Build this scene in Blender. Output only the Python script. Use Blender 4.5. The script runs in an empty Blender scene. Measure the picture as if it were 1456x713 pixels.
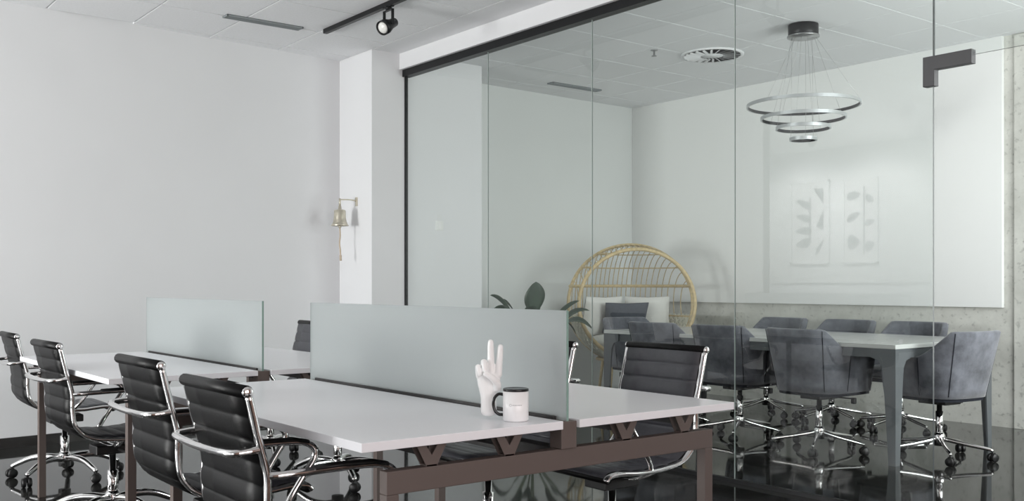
import bpy, math, random
from mathutils import Vector, Matrix
random.seed(7)
S = bpy.context.scene
COL = S.collection
PI = math.pi

# ------------------------------------------------------------------ camera
CAM_Z = 1.115
cam_d = bpy.data.cameras.new('camera')
cam_d.sensor_width = 36.0
cam_d.lens = 35.01
cam_d.shift_y = 48.5 / 1456.0
cam_d.clip_start = 0.05
cam = bpy.data.objects.new('camera', cam_d)
COL.objects.link(cam)
cam.location = (0, 0, CAM_Z)
cam.rotation_euler = (PI / 2, 0, math.radians(52.15))
S.camera = cam

# ------------------------------------------------------------------ world, exposure
w = bpy.data.worlds.new('world')
S.world = w
w.use_nodes = True
bg = w.node_tree.nodes['Background']
bg.inputs[0].default_value = (0.86, 0.93, 1.0, 1)
bg.inputs[1].default_value = 1.0
S.view_settings.view_transform = 'Standard'
S.view_settings.look = 'None'
S.view_settings.exposure = 0.0
S.view_settings.gamma = 1.0
S.view_settings.use_curve_mapping = False


def area(name, loc, rot, sx, sy, power, color=(1, 1, 1), spread=180):
    d = bpy.data.lights.new(name, 'AREA')
    d.shape = 'RECTANGLE'
    d.size = sx
    d.size_y = sy
    d.energy = power
    d.color = color
    d.spread = math.radians(spread)
    o = bpy.data.objects.new(name, d)
    COL.objects.link(o)
    o.location = loc
    o.rotation_euler = rot
    return o


# daylight outside the office windows, plus an added fill for the meeting room
REAR_WINDOWS = [(-6.55, -4.95), (-4.55, -2.45), (-2.05, 0.05)]
WIN_P = [370, 40, 25]
for (a, b), pw in zip(REAR_WINDOWS, WIN_P):
    area('window_daylight', ((a + b) / 2, -3.86, 1.1), (math.radians(104), 0, 0), b - a, 2.0, pw, (1.0, 0.99, 0.97))
area('side_daylight', (1.48, 1.0, 1.45), (math.radians(98), 0, math.radians(90)), 3.0, 2.1, 75, (1.0, 0.89, 0.86))
area('meeting_fill_light', (-0.72, 6.1, 1.55), (math.radians(90), 0, math.radians(90)), 2.4, 2.2, 150, (0.97, 1.0, 0.98))  # added fill behind an unseen window, brightens the meeting room

# ------------------------------------------------------------------ materials


def lin(c):
    return tuple((x / 12.92 if x <= 0.04045 else ((x + 0.055) / 1.055) ** 2.4) for x in (v / 255.0 for v in c))


MATS = {}


def mat(name, rgb, rough=0.5, metal=0.0, spec=0.5, ior=None, coat=0.0, coat_rough=0.05, sheen=0.0,
        noise=None, bump=None, emit=0.0):
    m = bpy.data.materials.new(name)
    m.use_nodes = True
    nt = m.node_tree
    p = nt.nodes['Principled BSDF']
    c = lin(rgb)
    p.inputs['Base Color'].default_value = (*c, 1)
    p.inputs['Roughness'].default_value = rough
    p.inputs['Metallic'].default_value = metal
    p.inputs['Specular IOR Level'].default_value = spec
    if ior:
        p.inputs['IOR'].default_value = ior
    p.inputs['Coat Weight'].default_value = coat
    p.inputs['Coat Roughness'].default_value = coat_rough
    p.inputs['Sheen Weight'].default_value = sheen
    tc = nt.nodes.new('ShaderNodeTexCoord')
    if noise:
        scale, amt, detail = noise
        n = nt.nodes.new('ShaderNodeTexNoise')
        n.inputs['Scale'].default_value = scale
        n.inputs['Detail'].default_value = detail
        n.inputs['Roughness'].default_value = 0.6
        nt.links.new(tc.outputs['Object'], n.inputs['Vector'])
        r = nt.nodes.new('ShaderNodeValToRGB')
        r.color_ramp.elements[0].position = 0.3
        r.color_ramp.elements[1].position = 0.72
        r.color_ramp.elements[0].color = (*[max(0, v * (1 - amt)) for v in c], 1)
        r.color_ramp.elements[1].color = (*[min(1, v * (1 + amt)) for v in c], 1)
        nt.links.new(n.outputs['Fac'], r.inputs['Fac'])
        nt.links.new(r.outputs['Color'], p.inputs['Base Color'])
    if bump:
        scale, st = bump
        n2 = nt.nodes.new('ShaderNodeTexNoise')
        n2.inputs['Scale'].default_value = scale
        n2.inputs['Detail'].default_value = 4
        nt.links.new(tc.outputs['Object'], n2.inputs['Vector'])
        b = nt.nodes.new('ShaderNodeBump')
        b.inputs['Strength'].default_value = st
        b.inputs['Distance'].default_value = 0.004
        nt.links.new(n2.outputs['Fac'], b.inputs['Height'])
        nt.links.new(b.outputs['Normal'], p.inputs['Normal'])
    MATS[name] = m
    return m


def clear_glass(name, tint, ior):
    m = bpy.data.materials.new(name)
    m.use_nodes = True
    nt = m.node_tree
    nt.nodes.clear()
    out = nt.nodes.new('ShaderNodeOutputMaterial')
    tr = nt.nodes.new('ShaderNodeBsdfTransparent')
    tr.inputs[0].default_value = (*tint, 1)
    gl = nt.nodes.new('ShaderNodeBsdfGlossy')
    gl.inputs['Roughness'].default_value = 0.004
    fr = nt.nodes.new('ShaderNodeFresnel')
    fr.inputs[0].default_value = ior
    geo = nt.nodes.new('ShaderNodeNewGeometry')
    inv = nt.nodes.new('ShaderNodeMath')
    inv.operation = 'SUBTRACT'
    inv.inputs[0].default_value = 1.0
    nt.links.new(geo.outputs['Backfacing'], inv.inputs[1])
    mu = nt.nodes.new('ShaderNodeMath')
    mu.operation = 'MULTIPLY'
    nt.links.new(fr.outputs[0], mu.inputs[0])
    nt.links.new(inv.outputs[0], mu.inputs[1])
    mx = nt.nodes.new('ShaderNodeMixShader')
    nt.links.new(mu.outputs[0], mx.inputs[0])
    nt.links.new(tr.outputs[0], mx.inputs[1])
    nt.links.new(gl.outputs[0], mx.inputs[2])
    nt.links.new(mx.outputs[0], out.inputs[0])
    MATS[name] = m
    return m


def frosted_glass(name, rgb):
    m = bpy.data.materials.new(name)
    m.use_nodes = True
    nt = m.node_tree
    nt.nodes.clear()
    c = lin(rgb)
    out = nt.nodes.new('ShaderNodeOutputMaterial')
    df = nt.nodes.new('ShaderNodeBsdfDiffuse')
    df.inputs[0].default_value = (*c, 1)
    tl = nt.nodes.new('ShaderNodeBsdfTranslucent')
    tl.inputs[0].default_value = (*c, 1)
    rf = nt.nodes.new('ShaderNodeBsdfRefraction')
    rf.inputs['Color'].default_value = (0.95, 0.97, 0.965, 1)
    rf.inputs['Roughness'].default_value = 0.42
    rf.inputs['IOR'].default_value = 1.15
    gl = nt.nodes.new('ShaderNodeBsdfGlossy')
    gl.inputs['Roughness'].default_value = 0.12
    lw = nt.nodes.new('ShaderNodeLayerWeight')
    lw.inputs[0].default_value = 0.12
    m1 = nt.nodes.new('ShaderNodeMixShader')
    m1.inputs[0].default_value = 0.5
    m2 = nt.nodes.new('ShaderNodeMixShader')
    m2.inputs[0].default_value = 0.42
    m3 = nt.nodes.new('ShaderNodeMixShader')
    mf = nt.nodes.new('ShaderNodeMath')
    mf.operation = 'MULTIPLY'
    mf.inputs[1].default_value = 0.5
    nt.links.new(df.outputs[0], m1.inputs[1])
    nt.links.new(tl.outputs[0], m1.inputs[2])
    nt.links.new(m1.outputs[0], m2.inputs[1])
    nt.links.new(rf.outputs[0], m2.inputs[2])
    nt.links.new(lw.outputs['Fresnel'], mf.inputs[0])
    nt.links.new(mf.outputs[0], m3.inputs[0])
    nt.links.new(m2.outputs[0], m3.inputs[1])
    nt.links.new(gl.outputs[0], m3.inputs[2])
    nt.links.new(m3.outputs[0], out.inputs[0])
    MATS[name] = m
    return m


WALL = mat('white_wall_paint', (230, 231, 233), 0.55, spec=0.3, noise=(1.2, 0.015, 2), bump=(90, 0.03))
WALL_M = mat('meeting_wall_paint', (226, 229, 228), 0.6, spec=0.3, noise=(1.2, 0.015, 2))
GLOSSW = mat('white_gloss_board', (238, 239, 238), 0.35, spec=0.4)
TILE = mat('ceiling_tile_white', (236, 237, 239), 0.9, spec=0.1, noise=(60, 0.03, 4))
TBAR = mat('ceiling_grid_white', (236, 238, 240), 0.6)
FLOOR = mat('polished_dark_floor', (38, 38, 37), 0.045, spec=0.5, ior=1.62, noise=(2.2, 0.35, 6))
BASEB = mat('dark_baseboard', (30, 28, 27), 0.35)
BLACKM = mat('black_metal', (22, 23, 25), 0.4, metal=0.3)
BLACKP = mat('black_plastic', (13, 13, 14), 0.45)
GREYFIT = mat('dark_grey_fitting', (74, 74, 76), 0.5, metal=0.2)
CHROME = mat('chrome', (225, 224, 224), 0.08, metal=1.0)
STEEL = mat('brushed_steel', (175, 175, 176), 0.3, metal=1.0)
BRONZE = mat('bronze_powder_coat', (97, 86, 82), 0.5, spec=0.4)
DARKRAIL = mat('dark_steel_rail', (44, 42, 42), 0.5)
DESKTOP = mat('white_laminate', (240, 240, 244), 0.22, spec=0.5, noise=(3, 0.01, 2))
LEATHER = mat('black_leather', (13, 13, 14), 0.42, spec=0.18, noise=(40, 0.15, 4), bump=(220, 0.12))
LEATHER_LIT = mat('black_leather_lit', (68, 69, 75), 0.4, spec=0.5, noise=(40, 0.1, 4), bump=(220, 0.1))  # same black leather, colour raised to paint in light on the fronts
SUEDE = mat('charcoal_suede', (98, 100, 107), 0.85, spec=0.2, sheen=0.35, noise=(9, 0.48, 9), bump=(60, 0.1))
SUEDEIN = mat('charcoal_suede_seam', (38, 40, 46), 0.9, spec=0.1)
TABLEG = mat('grey_table_metal', (88, 92, 95), 0.42, spec=0.5)
TABLETOP = mat('grey_table_top', (196, 198, 196), 0.16, spec=0.6)
CLEAR = clear_glass('clear_green_glass', (0.952, 0.966, 0.96), 1.66)
WINGLASS = clear_glass('window_glass', (0.98, 0.985, 0.985), 1.45)
GEDGE = mat('glass_edge_green', (112, 134, 128), 0.2)
SEAL = mat('pale_joint_seal', (196, 206, 203), 0.3)
GEDGED = mat('glass_edge_dark', (70, 74, 76), 0.3)
FROST = frosted_glass('frosted_green_glass', (209, 214, 215))
FEDGE = mat('frosted_edge_green', (134, 162, 154), 0.15)
RATTAN = mat('natural_rattan', (200, 180, 138), 0.5, noise=(30, 0.2, 4))
RATTANP = mat('pale_weave', (214, 212, 196), 0.55, noise=(30, 0.12, 4))
CUSHW = mat('white_cushion_cloth', (226, 226, 222), 0.9, spec=0.1, sheen=0.2, noise=(25, 0.03, 4), bump=(300, 0.1))
CUSHG = mat('slate_cushion_cloth', (86, 90, 98), 0.9, spec=0.1, noise=(40, 0.1, 4), bump=(300, 0.1))
LEAF = mat('dark_green_leaf', (52, 70, 56), 0.4, noise=(9, 0.25, 3))
STEM = mat('green_stem', (88, 104, 76), 0.5)
POT = mat('grey_pot', (120, 122, 122), 0.6, noise=(20, 0.1, 4))
SOIL = mat('soil', (46, 38, 32), 0.95)
BRASS = mat('aged_brass', (206, 200, 184), 0.3, metal=0.7, noise=(30, 0.15, 3))
ROPE = mat('pale_cord', (196, 180, 160), 0.8)
CERAM = mat('white_ceramic', (244, 244, 245), 0.3, spec=0.5, coat=0.2)
PLASTER = mat('white_matt_resin', (245, 245, 245), 0.4, spec=0.4)
MUGBLK = mat('black_glaze', (24, 25, 27), 0.15)
MUGPRT = mat('grey_mug_print', (178, 178, 182), 0.5)
ART = mat('art_paper', (238, 238, 236), 0.8)
ARTG = mat('art_grey_shape', (70, 76, 78), 0.8)
GRILLE = mat('diffuser_grey', (142, 148, 150), 0.6)
VENTB = mat('vent_grey', (96, 101, 104), 0.7)
GRILLED = mat('diffuser_dark', (52, 56, 58), 0.6)
LAWN = mat('lawn_green', (58, 76, 44), 0.95, noise=(6, 0.5, 6))
HEDGE = mat('hedge_green', (44, 62, 38), 0.9, noise=(9, 0.6, 8))
LAMPFACE = mat('lamp_lens', (236, 236, 232), 0.25)
LED = mat('dark_led_strip', (34, 35, 37), 0.5)
SILVER = mat('satin_silver', (190, 193, 195), 0.35, metal=0.6)
WARMW = mat('warm_brick_paint', (196, 158, 142), 0.7, noise=(4, 0.1, 3))


def concrete():
    m = mat('raw_concrete', (186, 186, 182), 0.75, spec=0.25, bump=(35, 0.25))
    nt = m.node_tree
    p = nt.nodes['Principled BSDF']
    tc = nt.nodes.new('ShaderNodeTexCoord')
    a = nt.nodes.new('ShaderNodeTexNoise')
    a.inputs['Scale'].default_value = 1.6
    a.inputs['Detail'].default_value = 10
    a.inputs['Roughness'].default_value = 0.68
    b = nt.nodes.new('ShaderNodeTexNoise')
    b.inputs['Scale'].default_value = 26
    b.inputs['Detail'].default_value = 3
    nt.links.new(tc.outputs['Object'], a.inputs['Vector'])
    nt.links.new(tc.outputs['Object'], b.inputs['Vector'])
    r1 = nt.nodes.new('ShaderNodeValToRGB')
    r1.color_ramp.elements[0].position = 0.32
    r1.color_ramp.elements[0].color = (*lin((188, 188, 182)), 1)
    r1.color_ramp.elements[1].position = 0.66
    r1.color_ramp.elements[1].color = (*lin((226, 226, 220)), 1)
    r2 = nt.nodes.new('ShaderNodeValToRGB')
    r2.color_ramp.elements[0].position = 0.28
    r2.color_ramp.elements[0].color = (0.55, 0.55, 0.55, 1)
    r2.color_ramp.elements[1].position = 0.42
    r2.color_ramp.elements[1].color = (1, 1, 1, 1)
    nt.links.new(a.outputs['Fac'], r1.inputs['Fac'])
    nt.links.new(b.outputs['Fac'], r2.inputs['Fac'])
    mx = nt.nodes.new('ShaderNodeMix')
    mx.data_type = 'RGBA'
    mx.blend_type = 'MULTIPLY'
    mx.inputs['Factor'].default_value = 0.7
    nt.links.new(r1.outputs['Color'], mx.inputs['A'])
    nt.links.new(r2.outputs['Color'], mx.inputs['B'])
    nt.links.new(mx.outputs['Result'], p.inputs['Base Color'])
    return m


CONC = concrete()

# ------------------------------------------------------------------ mesh builder


class MB:
    def __init__(s):
        s.v, s.f, s.sm, s.mi = [], [], [], []

    def add(s, verts, faces, smooth=False, mi=0, M=None):
        o = len(s.v)
        s.v += [tuple(M @ Vector(p)) if M else tuple(p) for p in verts]
        for f in faces:
            s.f.append(tuple(i + o for i in f))
            s.sm.append(smooth)
            s.mi.append(mi)
        return s

    def box(s, x0, x1, y0, y1, z0, z1, mi=0, M=None):
        v = [(x0, y0, z0), (x1, y0, z0), (x1, y1, z0), (x0, y1, z0), (x0, y0, z1), (x1, y0, z1), (x1, y1, z1), (x0, y1, z1)]
        f = [(0, 3, 2, 1), (4, 5, 6, 7), (0, 1, 5, 4), (1, 2, 6, 5), (2, 3, 7, 6), (3, 0, 4, 7)]
        return s.add(v, f, False, mi, M)

    def prism(s, poly, z0, z1, M=None, mi=0):
        n = len(poly)
        v = [(x, y, z0) for x, y in poly] + [(x, y, z1) for x, y in poly]
        f = [tuple(range(n - 1, -1, -1)), tuple(range(n, 2 * n))]
        f += [(i, (i + 1) % n, n + (i + 1) % n, n + i) for i in range(n)]
        return s.add(v, f, False, mi, M)

    def lathe(s, prof, seg=24, M=None, smooth=True, mi=0):
        v, f = [], []
        for (r, z) in prof:
            for k in range(seg):
                a = 2 * PI * k / seg
                v.append((r * math.cos(a), r * math.sin(a), z))
        for i in range(len(prof) - 1):
            for k in range(seg):
                k2 = (k + 1) % seg
                f.append((i * seg + k, i * seg + k2, (i + 1) * seg + k2, (i + 1) * seg + k))
        if prof[0][0] > 1e-5:
            f.append(tuple(range(seg - 1, -1, -1)))
        if prof[-1][0] > 1e-5:
            f.append(tuple((len(prof) - 1) * seg + k for k in range(seg)))
        return s.add(v, f, smooth, mi, M)

    def tube(s, pts, r, seg=8, closed=False, M=None, mi=0, flat=None, smooth=True):
        pts = [Vector(p) for p in pts]
        n = len(pts)
        rs = r if isinstance(r, (list, tuple)) else [r] * n
        tang = []
        for i in range(n):
            if closed:
                t = pts[(i + 1) % n] - pts[i - 1]
            else:
                t = pts[min(i + 1, n - 1)] - pts[max(i - 1, 0)]
            tang.append(t.normalized() if t.length > 1e-9 else Vector((0, 0, 1)))
        up = Vector((0, 0, 1)) if abs(tang[0].z) < 0.9 else Vector((1, 0, 0))
        nrm = (up - tang[0] * up.dot(tang[0])).normalized()
        v, f = [], []
        fx, fy = flat if flat else (1, 1)
        for i in range(n):
            nrm = nrm - tang[i] * nrm.dot(tang[i])
            nrm.normalize()
            bi = tang[i].cross(nrm)
            for k in range(seg):
                a = 2 * PI * (k + 0.5) / seg
                v.append(pts[i] + (nrm * math.cos(a) * fx + bi * math.sin(a) * fy) * rs[i])
        m = n if closed else n - 1
        for i in range(m):
            j = (i + 1) % n
            for k in range(seg):
                k2 = (k + 1) % seg
                f.append((i * seg + k, i * seg + k2, j * seg + k2, j * seg + k))
        if not closed:
            f.append(tuple(range(seg - 1, -1, -1)))
            f.append(tuple((n - 1) * seg + k for k in range(seg)))
        return s.add(v, f, smooth, mi, M)

    def ball(s, c, rx, ry=None, rz=None, seg=14, rings=9, M=None, mi=0, power=1.0):
        ry = ry or rx
        rz = rz or rx
        v, f = [], []

        def pw(a):
            return math.copysign(abs(a) ** power, a)
        for i in range(rings + 1):
            th = PI * i / rings
            for k in range(seg):
                ph = 2 * PI * k / seg
                v.append((c[0] + rx * pw(math.sin(th)) * pw(math.cos(ph)), c[1] + ry * pw(math.sin(th)) * pw(math.sin(ph)), c[2] - rz * pw(math.cos(th))))
        for i in range(rings):
            for k in range(seg):
                k2 = (k + 1) % seg
                f.append((i * seg + k, i * seg + k2, (i + 1) * seg + k2, (i + 1) * seg + k))
        return s.add(v, f, True, mi, M)

    def grid(s, rows, closed=False, M=None, mi=0, smooth=True):
        n, m = len(rows), len(rows[0])
        v = [p for r in rows for p in r]
        f = []
        for i in range(n - 1):
            for k in range(m if closed else m - 1):
                k2 = (k + 1) % m
                f.append((i * m + k, i * m + k2, (i + 1) * m + k2, (i + 1) * m + k))
        return s.add(v, f, smooth, mi, M)

    def build(s, name, mats, parent=None, bevel=0.0, loc=None, rz=None, subsurf=0, solid=0.0):
        me = bpy.data.meshes.new(name)
        me.from_pydata(s.v, [], s.f)
        me.polygons.foreach_set('use_smooth', s.sm)
        me.polygons.foreach_set('material_index', s.mi)
        for m in (mats if isinstance(mats, (list, tuple)) else [mats]):
            me.materials.append(m)
        me.validate()
        me.update()
        o = bpy.data.objects.new(name, me)
        COL.objects.link(o)
        if parent:
            o.parent = parent
        if loc is not None:
            o.location = loc
        if rz is not None:
            o.rotation_euler = (0, 0, rz)
        if solid:
            md = o.modifiers.new('solid', 'SOLIDIFY')
            md.thickness = solid
            md.offset = 0
        if subsurf:
            md = o.modifiers.new('sub', 'SUBSURF')
            md.levels = subsurf
            md.render_levels = subsurf
        if bevel:
            md = o.modifiers.new('bevel', 'BEVEL')
            md.width = bevel
            md.segments = 2
            md.limit_method = 'ANGLE'
            md.angle_limit = math.radians(40)
        return o


def thing(name, label, cat, loc=(0, 0, 0), rz=0.0, group=None):
    o = bpy.data.objects.new(name, None)
    o.empty_display_size = 0.1
    COL.objects.link(o)
    o.location = loc
    o.rotation_euler = (0, 0, rz)
    tag(o, label, cat, group)
    return o


def tag(o, label, cat, group=None):
    o['label'] = label
    o['category'] = cat
    if group:
        o['group'] = group
    return o


def struct(o, label=None, cat=None):
    o['kind'] = 'structure'
    if label:
        o['label'] = label
    if cat:
        o['category'] = cat
    return o


def dup(root, loc, rz, label, group=None):
    def cp(o, parent):
        c = o.copy()
        COL.objects.link(c)
        c.parent = parent
        for ch in o.children:
            cp(ch, c)
        return c
    r = cp(root, None)
    r.location = loc
    r.rotation_euler = (0, 0, rz)
    r['label'] = label
    if group:
        r['group'] = group
    return r


def smooth_path(pts, sub=6, closed=False):
    P = [Vector(p) for p in pts]
    n = len(P)
    out = []
    rng = n if closed else n - 1
    for i in range(rng):
        p1, p2 = P[i], P[(i + 1) % n]
        p0 = P[i - 1] if (closed or i > 0) else p1 * 2 - p2
        p3 = P[(i + 2) % n] if (closed or i + 2 < n) else p2 * 2 - p1
        for k in range(sub):
            t = k / sub
            out.append(0.5 * ((2 * p1) + (p2 - p0) * t + (2 * p0 - 5 * p1 + 4 * p2 - p3) * t * t + (3 * p1 - p0 - 3 * p2 + p3) * t ** 3))
    if not closed:
        out.append(P[-1])
    return out


def Mt(loc=(0, 0, 0), rx=0, ry=0, rz=0):
    return Matrix.Translation(loc) @ Matrix.Rotation(rz, 4, 'Z') @ Matrix.Rotation(ry, 4, 'Y') @ Matrix.Rotation(rx, 4, 'X')


# ------------------------------------------------------------------ setting
CEIL = 3.057
PY = 4.427            # plane of the glass partition
PX0 = -7.149          # where it meets the pier
BACKY = 7.81
LW0 = (-7.70, 4.10)   # left wall, end at the pier
LW1 = (-7.297, -0.50)
MR = -1.0             # meeting room right wall

struct(MB().box(-10.2, 1.4, -3.7, 8.2, -0.12, 0.0).build('floor', FLOOR), 'dark polished floor reflecting the furniture', 'floor')
struct(MB().box(-40, 40, -40, 40, -0.32, -0.18).build('ground', LAWN), 'green lawn outside the windows', 'lawn')
struct(MB().prism([LW0, LW1, (-7.297, -0.62), (-7.7, -0.62), (-7.95, 4.10)], 0.0, 3.3).build('wall_left', WALL), 'white wall beside the rows of desks', 'wall')
# pier: front at y=4.10, side at PX0, running on as the return inside the meeting room
struct(MB().prism([(-7.95, 4.10), (PX0, 4.10), (PX0, 5.215), (-7.75, 5.215), (-7.95, 5.3)], 0.0, 3.3).build('wall_pier', WALL), 'white wall pier between the desks and the glass', 'wall')
struct(MB().prism([(-7.75, 5.215), (-7.85, BACKY), (-8.1, BACKY), (-8.1, 5.215)], 0.0, 3.3).build('wall_meeting_left', WALL_M), 'white side wall behind the rattan chair', 'wall')
struct(MB().box(-8.1, 0.0, BACKY, BACKY + 0.25, 0, 3.3).build('wall_back', CONC), 'raw concrete wall behind the meeting table', 'wall')
struct(MB().box(-7.846, -3.783, BACKY - 0.035, BACKY, 0.934, CEIL).build('wall_back_panel', GLOSSW, bevel=0.003), 'white panel covering the upper concrete wall', 'wall panel')
struct(MB().box(-3.70, -1.0, BACKY - 0.02, BACKY, 0.0, CEIL - 0.01).build('wall_back_pier', CONC, bevel=0.004), 'concrete strip beside the white panel', 'wall')
# baseboard on the left wall
bx, by = (LW1[0] - LW0[0]), (LW1[1] - LW0[1])
L = math.hypot(bx, by)
nx, ny = -by / L, bx / L
t_ = 0.014
struct(MB().prism([LW0, LW1, (LW1[0] + nx * t_, LW1[1] + ny * t_), (LW0[0] + nx * t_, LW0[1] + ny * t_)], 0.0, 0.07).build('baseboard_left', BASEB), 'dark baseboard along the white wall', 'baseboard')
struct(MB().box(-7.69, PX0 + 0.014, 4.086, 4.10, 0, 0.07).box(PX0, PX0 + 0.014, 4.10, PY - 0.03, 0, 0.07).build('baseboard_pier', BASEB), 'dark baseboard around the pier', 'baseboard')

# ceilings with their tiles
for nm, x0, x1, y0, y1, lab in (('ceiling_office', -10.1, 1.3, -3.6, 4.105, 'white tiled ceiling above the desks'),
                                ('ceiling_meeting', -7.86, MR + 0.05, PY + 0.02, BACKY, 'white tiled ceiling above the meeting table')):
    c = struct(MB().box(x0, x1, y0, y1, CEIL, CEIL + 0.12).build(nm, TBAR), lab, 'ceiling')
    tile = None
    gap = 0.007 if nm == 'ceiling_office' else 0.009
    th = 0.012 if nm == 'ceiling_office' else 0.0015
    for i in range(14):
        xa = -8.1 + 0.6 * i
        for j in range(8):
            ya = (-0.7 + 0.6 * j) if nm == 'ceiling_office' else (4.10 + 0.6 * j)
            xb, yb = xa + 0.6, ya + 0.6
            # tiles are cut where the room ends
            lx = -7.72 if nm == 'ceiling_office' else -7.83
            if nm == 'ceiling_office':
                lx = LW0[0] + (LW0[1] - max(ya, -0.5)) / (LW0[1] - LW1[1]) * (LW1[0] - LW0[0]) - 0.06
            cx0, cx1 = max(xa, lx), min(xb, x1 - 0.05)
            cy0, cy1 = max(ya, y0 + 0.004), min(yb, y1)
            if cx1 - cx0 < 0.08 or cy1 - cy0 < 0.08:
                continue
            if xa > -1.3 or (nm == 'ceiling_office' and ya < -0.2):
                continue
            full = abs(cx1 - cx0 - 0.6) < 1e-4 and abs(cy1 - cy0 - 0.6) < 1e-4
            if full and tile:
                o = tile.copy()
                COL.objects.link(o)
                o.location = (xa, ya, CEIL - th)
            else:
                o = MB().box(gap, cx1 - cx0 - gap, gap, cy1 - cy0 - gap, 0, th).build('ceiling_tile', TILE, c, loc=(cx0, cy0, CEIL - th))
                if full:
                    tile = o
# plasterboard strip and bulkhead above the glass
struct(MB().box(PX0 - 0.01, 1.3, 4.105, 4.37, CEIL - 0.012, CEIL + 0.1).build('trim_1', WALL), 'plaster ceiling margin beside the bulkhead', 'trim')
struct(MB().box(PX0 - 0.01, 1.3, 4.364, PY + 0.06, 2.913, CEIL + 0.1).build('trim_2', WALL), 'white bulkhead above the glass partition', 'bulkhead')

# the glass partition
gp = bpy.data.objects.new('wall_glass', None)
COL.objects.link(gp)
struct(gp, 'frameless glass partition in front of the meeting room', 'glass partition')


def px_x(px, Y):
    t = (px - 728) / 1416.0
    return Y * (0.6135 * t - 0.7897) / (0.7897 * t + 0.6137)


fr = MB().box(PX0, MR, PY - 0.035, PY + 0.035, 2.855, 2.915)
fr.box(PX0, PX0 + 0.012, PY - 0.014, PY + 0.014, 0.0, 2.86)
fr.build('frame', BLACKM, gp)
joints = [PX0 + 0.02] + [px_x(p, PY) for p in (694, 842, 1045, 1328)]
DOOR_R = -1.45
for i in range(len(joints) - 1):
    a, b = joints[i] + 0.002, joints[i + 1] - 0.002
    m = MB().box(a, b, PY - 0.006, PY + 0.006, 0.02, 2.86)
    m.mi = [0, 0, 0, 1 if i == 3 else 0, 0, 0]
    m.build('pane', [CLEAR, GEDGED], gp)
    if i < 3:
        MB().box(b, b + 0.004, PY - 0.003, PY + 0.003, 0.02, 2.86).build('joint_seal', SEAL, gp)
m = MB().box(joints[-1] + 0.002, DOOR_R, PY - 0.006, PY + 0.006, 2.16, 2.86)
m.mi = [1, 1, 0, 1, 0, 1]
m.build('transom_pane', [CLEAR, GEDGED], gp)
m = MB().box(DOOR_R, MR, PY - 0.006, PY + 0.006, 0.02, 2.86)
m.mi = [1, 1, 0, 1, 0, 1]
m.build('pane', [CLEAR, GEDGE], gp)
MB().box(PX0, joints[-1], PY - 0.014, PY + 0.014, 0.0, 0.022).build('floor_channel', BLACKM, gp)
pf = MB()
jx = joints[-1]
pf.prism([(jx - 0.045, 2.045), (jx + 0.012, 2.045), (jx + 0.012, 2.12), (jx + 0.19, 2.12), (jx + 0.19, 2.185), (jx - 0.045, 2.185)], -0.02, 0.02, M=Mt((0, PY, 0), rx=PI / 2))
pf.build('patch_fitting', GREYFIT, gp, bevel=0.002)

# rest of the shell, behind and beside the camera
struct(MB().box(-10.1, -7.297, -0.62, -0.5, 0, 3.3).build('wall_alcove_front', WALL), 'white wall closing the alcove', 'wall')
struct(MB().box(-10.1, -9.98, -3.5, -0.62, 0, 3.3).build('wall_alcove_left', WALL), 'white side wall of the alcove', 'wall')
rw = MB()
rw.box(-10.1, 1.4, -3.62, -3.5, 2.1, 3.3).box(-10.1, 1.4, -3.62, -3.5, 0, 0.1)
edges = [-10.1] + [e for ab in REAR_WINDOWS for e in ab] + [1.4]
for i in range(0, len(edges), 2):
    rw.box(edges[i], edges[i + 1], -3.62, -3.5, 0.1, 2.1)
struct(rw.build('wall_rear', WALL), 'white wall with windows and two framed prints', 'wall')
sw = MB()
sw.box(1.2, 1.32, -3.5, -0.5, 0, 3.3).box(1.2, 1.32, 2.5, 4.4, 0, 3.3).box(1.2, 1.32, -0.5, 2.5, 2.5, 3.3).box(1.2, 1.32, -0.5, 2.5, 0, 0.4)
struct(sw.build('wall_right', WARMW), 'warm pink painted wall with a wide window', 'wall')
struct(MB().box(MR, 1.3, PY - 0.05, PY + 0.06, 0, 3.2).build('wall_front_solid', WALL), 'white wall beside the glass partition', 'wall')
mw = MB()
mw.box(MR, MR + 0.12, PY + 0.06, 4.9, 0, 3.3).box(MR, MR + 0.12, 7.3, BACKY, 0, 3.3).box(MR, MR + 0.12, 4.9, 7.3, 2.65, 3.3).box(MR, MR + 0.12, 4.9, 7.3, 0, 0.45)
struct(mw.build('wall_meeting_right', WALL_M), 'white wall with a window added to light the meeting room', 'wall')
wn = 1


def window(x0, x1, y0, y1, z0, z1, along):
    global wn
    r = bpy.data.objects.new('window_%d' % wn, None)
    COL.objects.link(r)
    struct(r, 'tall window with a dark frame', 'window')
    wn += 1
    f = MB()
    g = MB()
    if along == 'x':
        yc = (y0 + y1) / 2
        for a in (x0, (x0 + x1) / 2 - 0.02, x1 - 0.04):
            f.box(a, a + 0.04, yc - 0.03, yc + 0.03, z0, z1)
        f.box(x0, x1, yc - 0.03, yc + 0.03, z0, z0 + 0.04).box(x0, x1, yc - 0.03, yc + 0.03, z1 - 0.04, z1)
        g.box(x0 + 0.03, x1 - 0.03, yc - 0.004, yc + 0.004, z0 + 0.03, z1 - 0.03)
    else:
        xc = (x0 + x1) / 2
        for a in (y0, (y0 + y1) / 2 - 0.02, y1 - 0.04):
            f.box(xc - 0.03, xc + 0.03, a, a + 0.04, z0, z1)
        f.box(xc - 0.03, xc + 0.03, y0, y1, z0, z0 + 0.04).box(xc - 0.03, xc + 0.03, y0, y1, z1 - 0.04, z1)
        g.box(xc - 0.004, xc + 0.004, y0 + 0.03, y1 - 0.03, z0 + 0.03, z1 - 0.03)
    f.build('window_frame', BLACKM, r)
    g.build('pane', WINGLASS, r)


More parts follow.
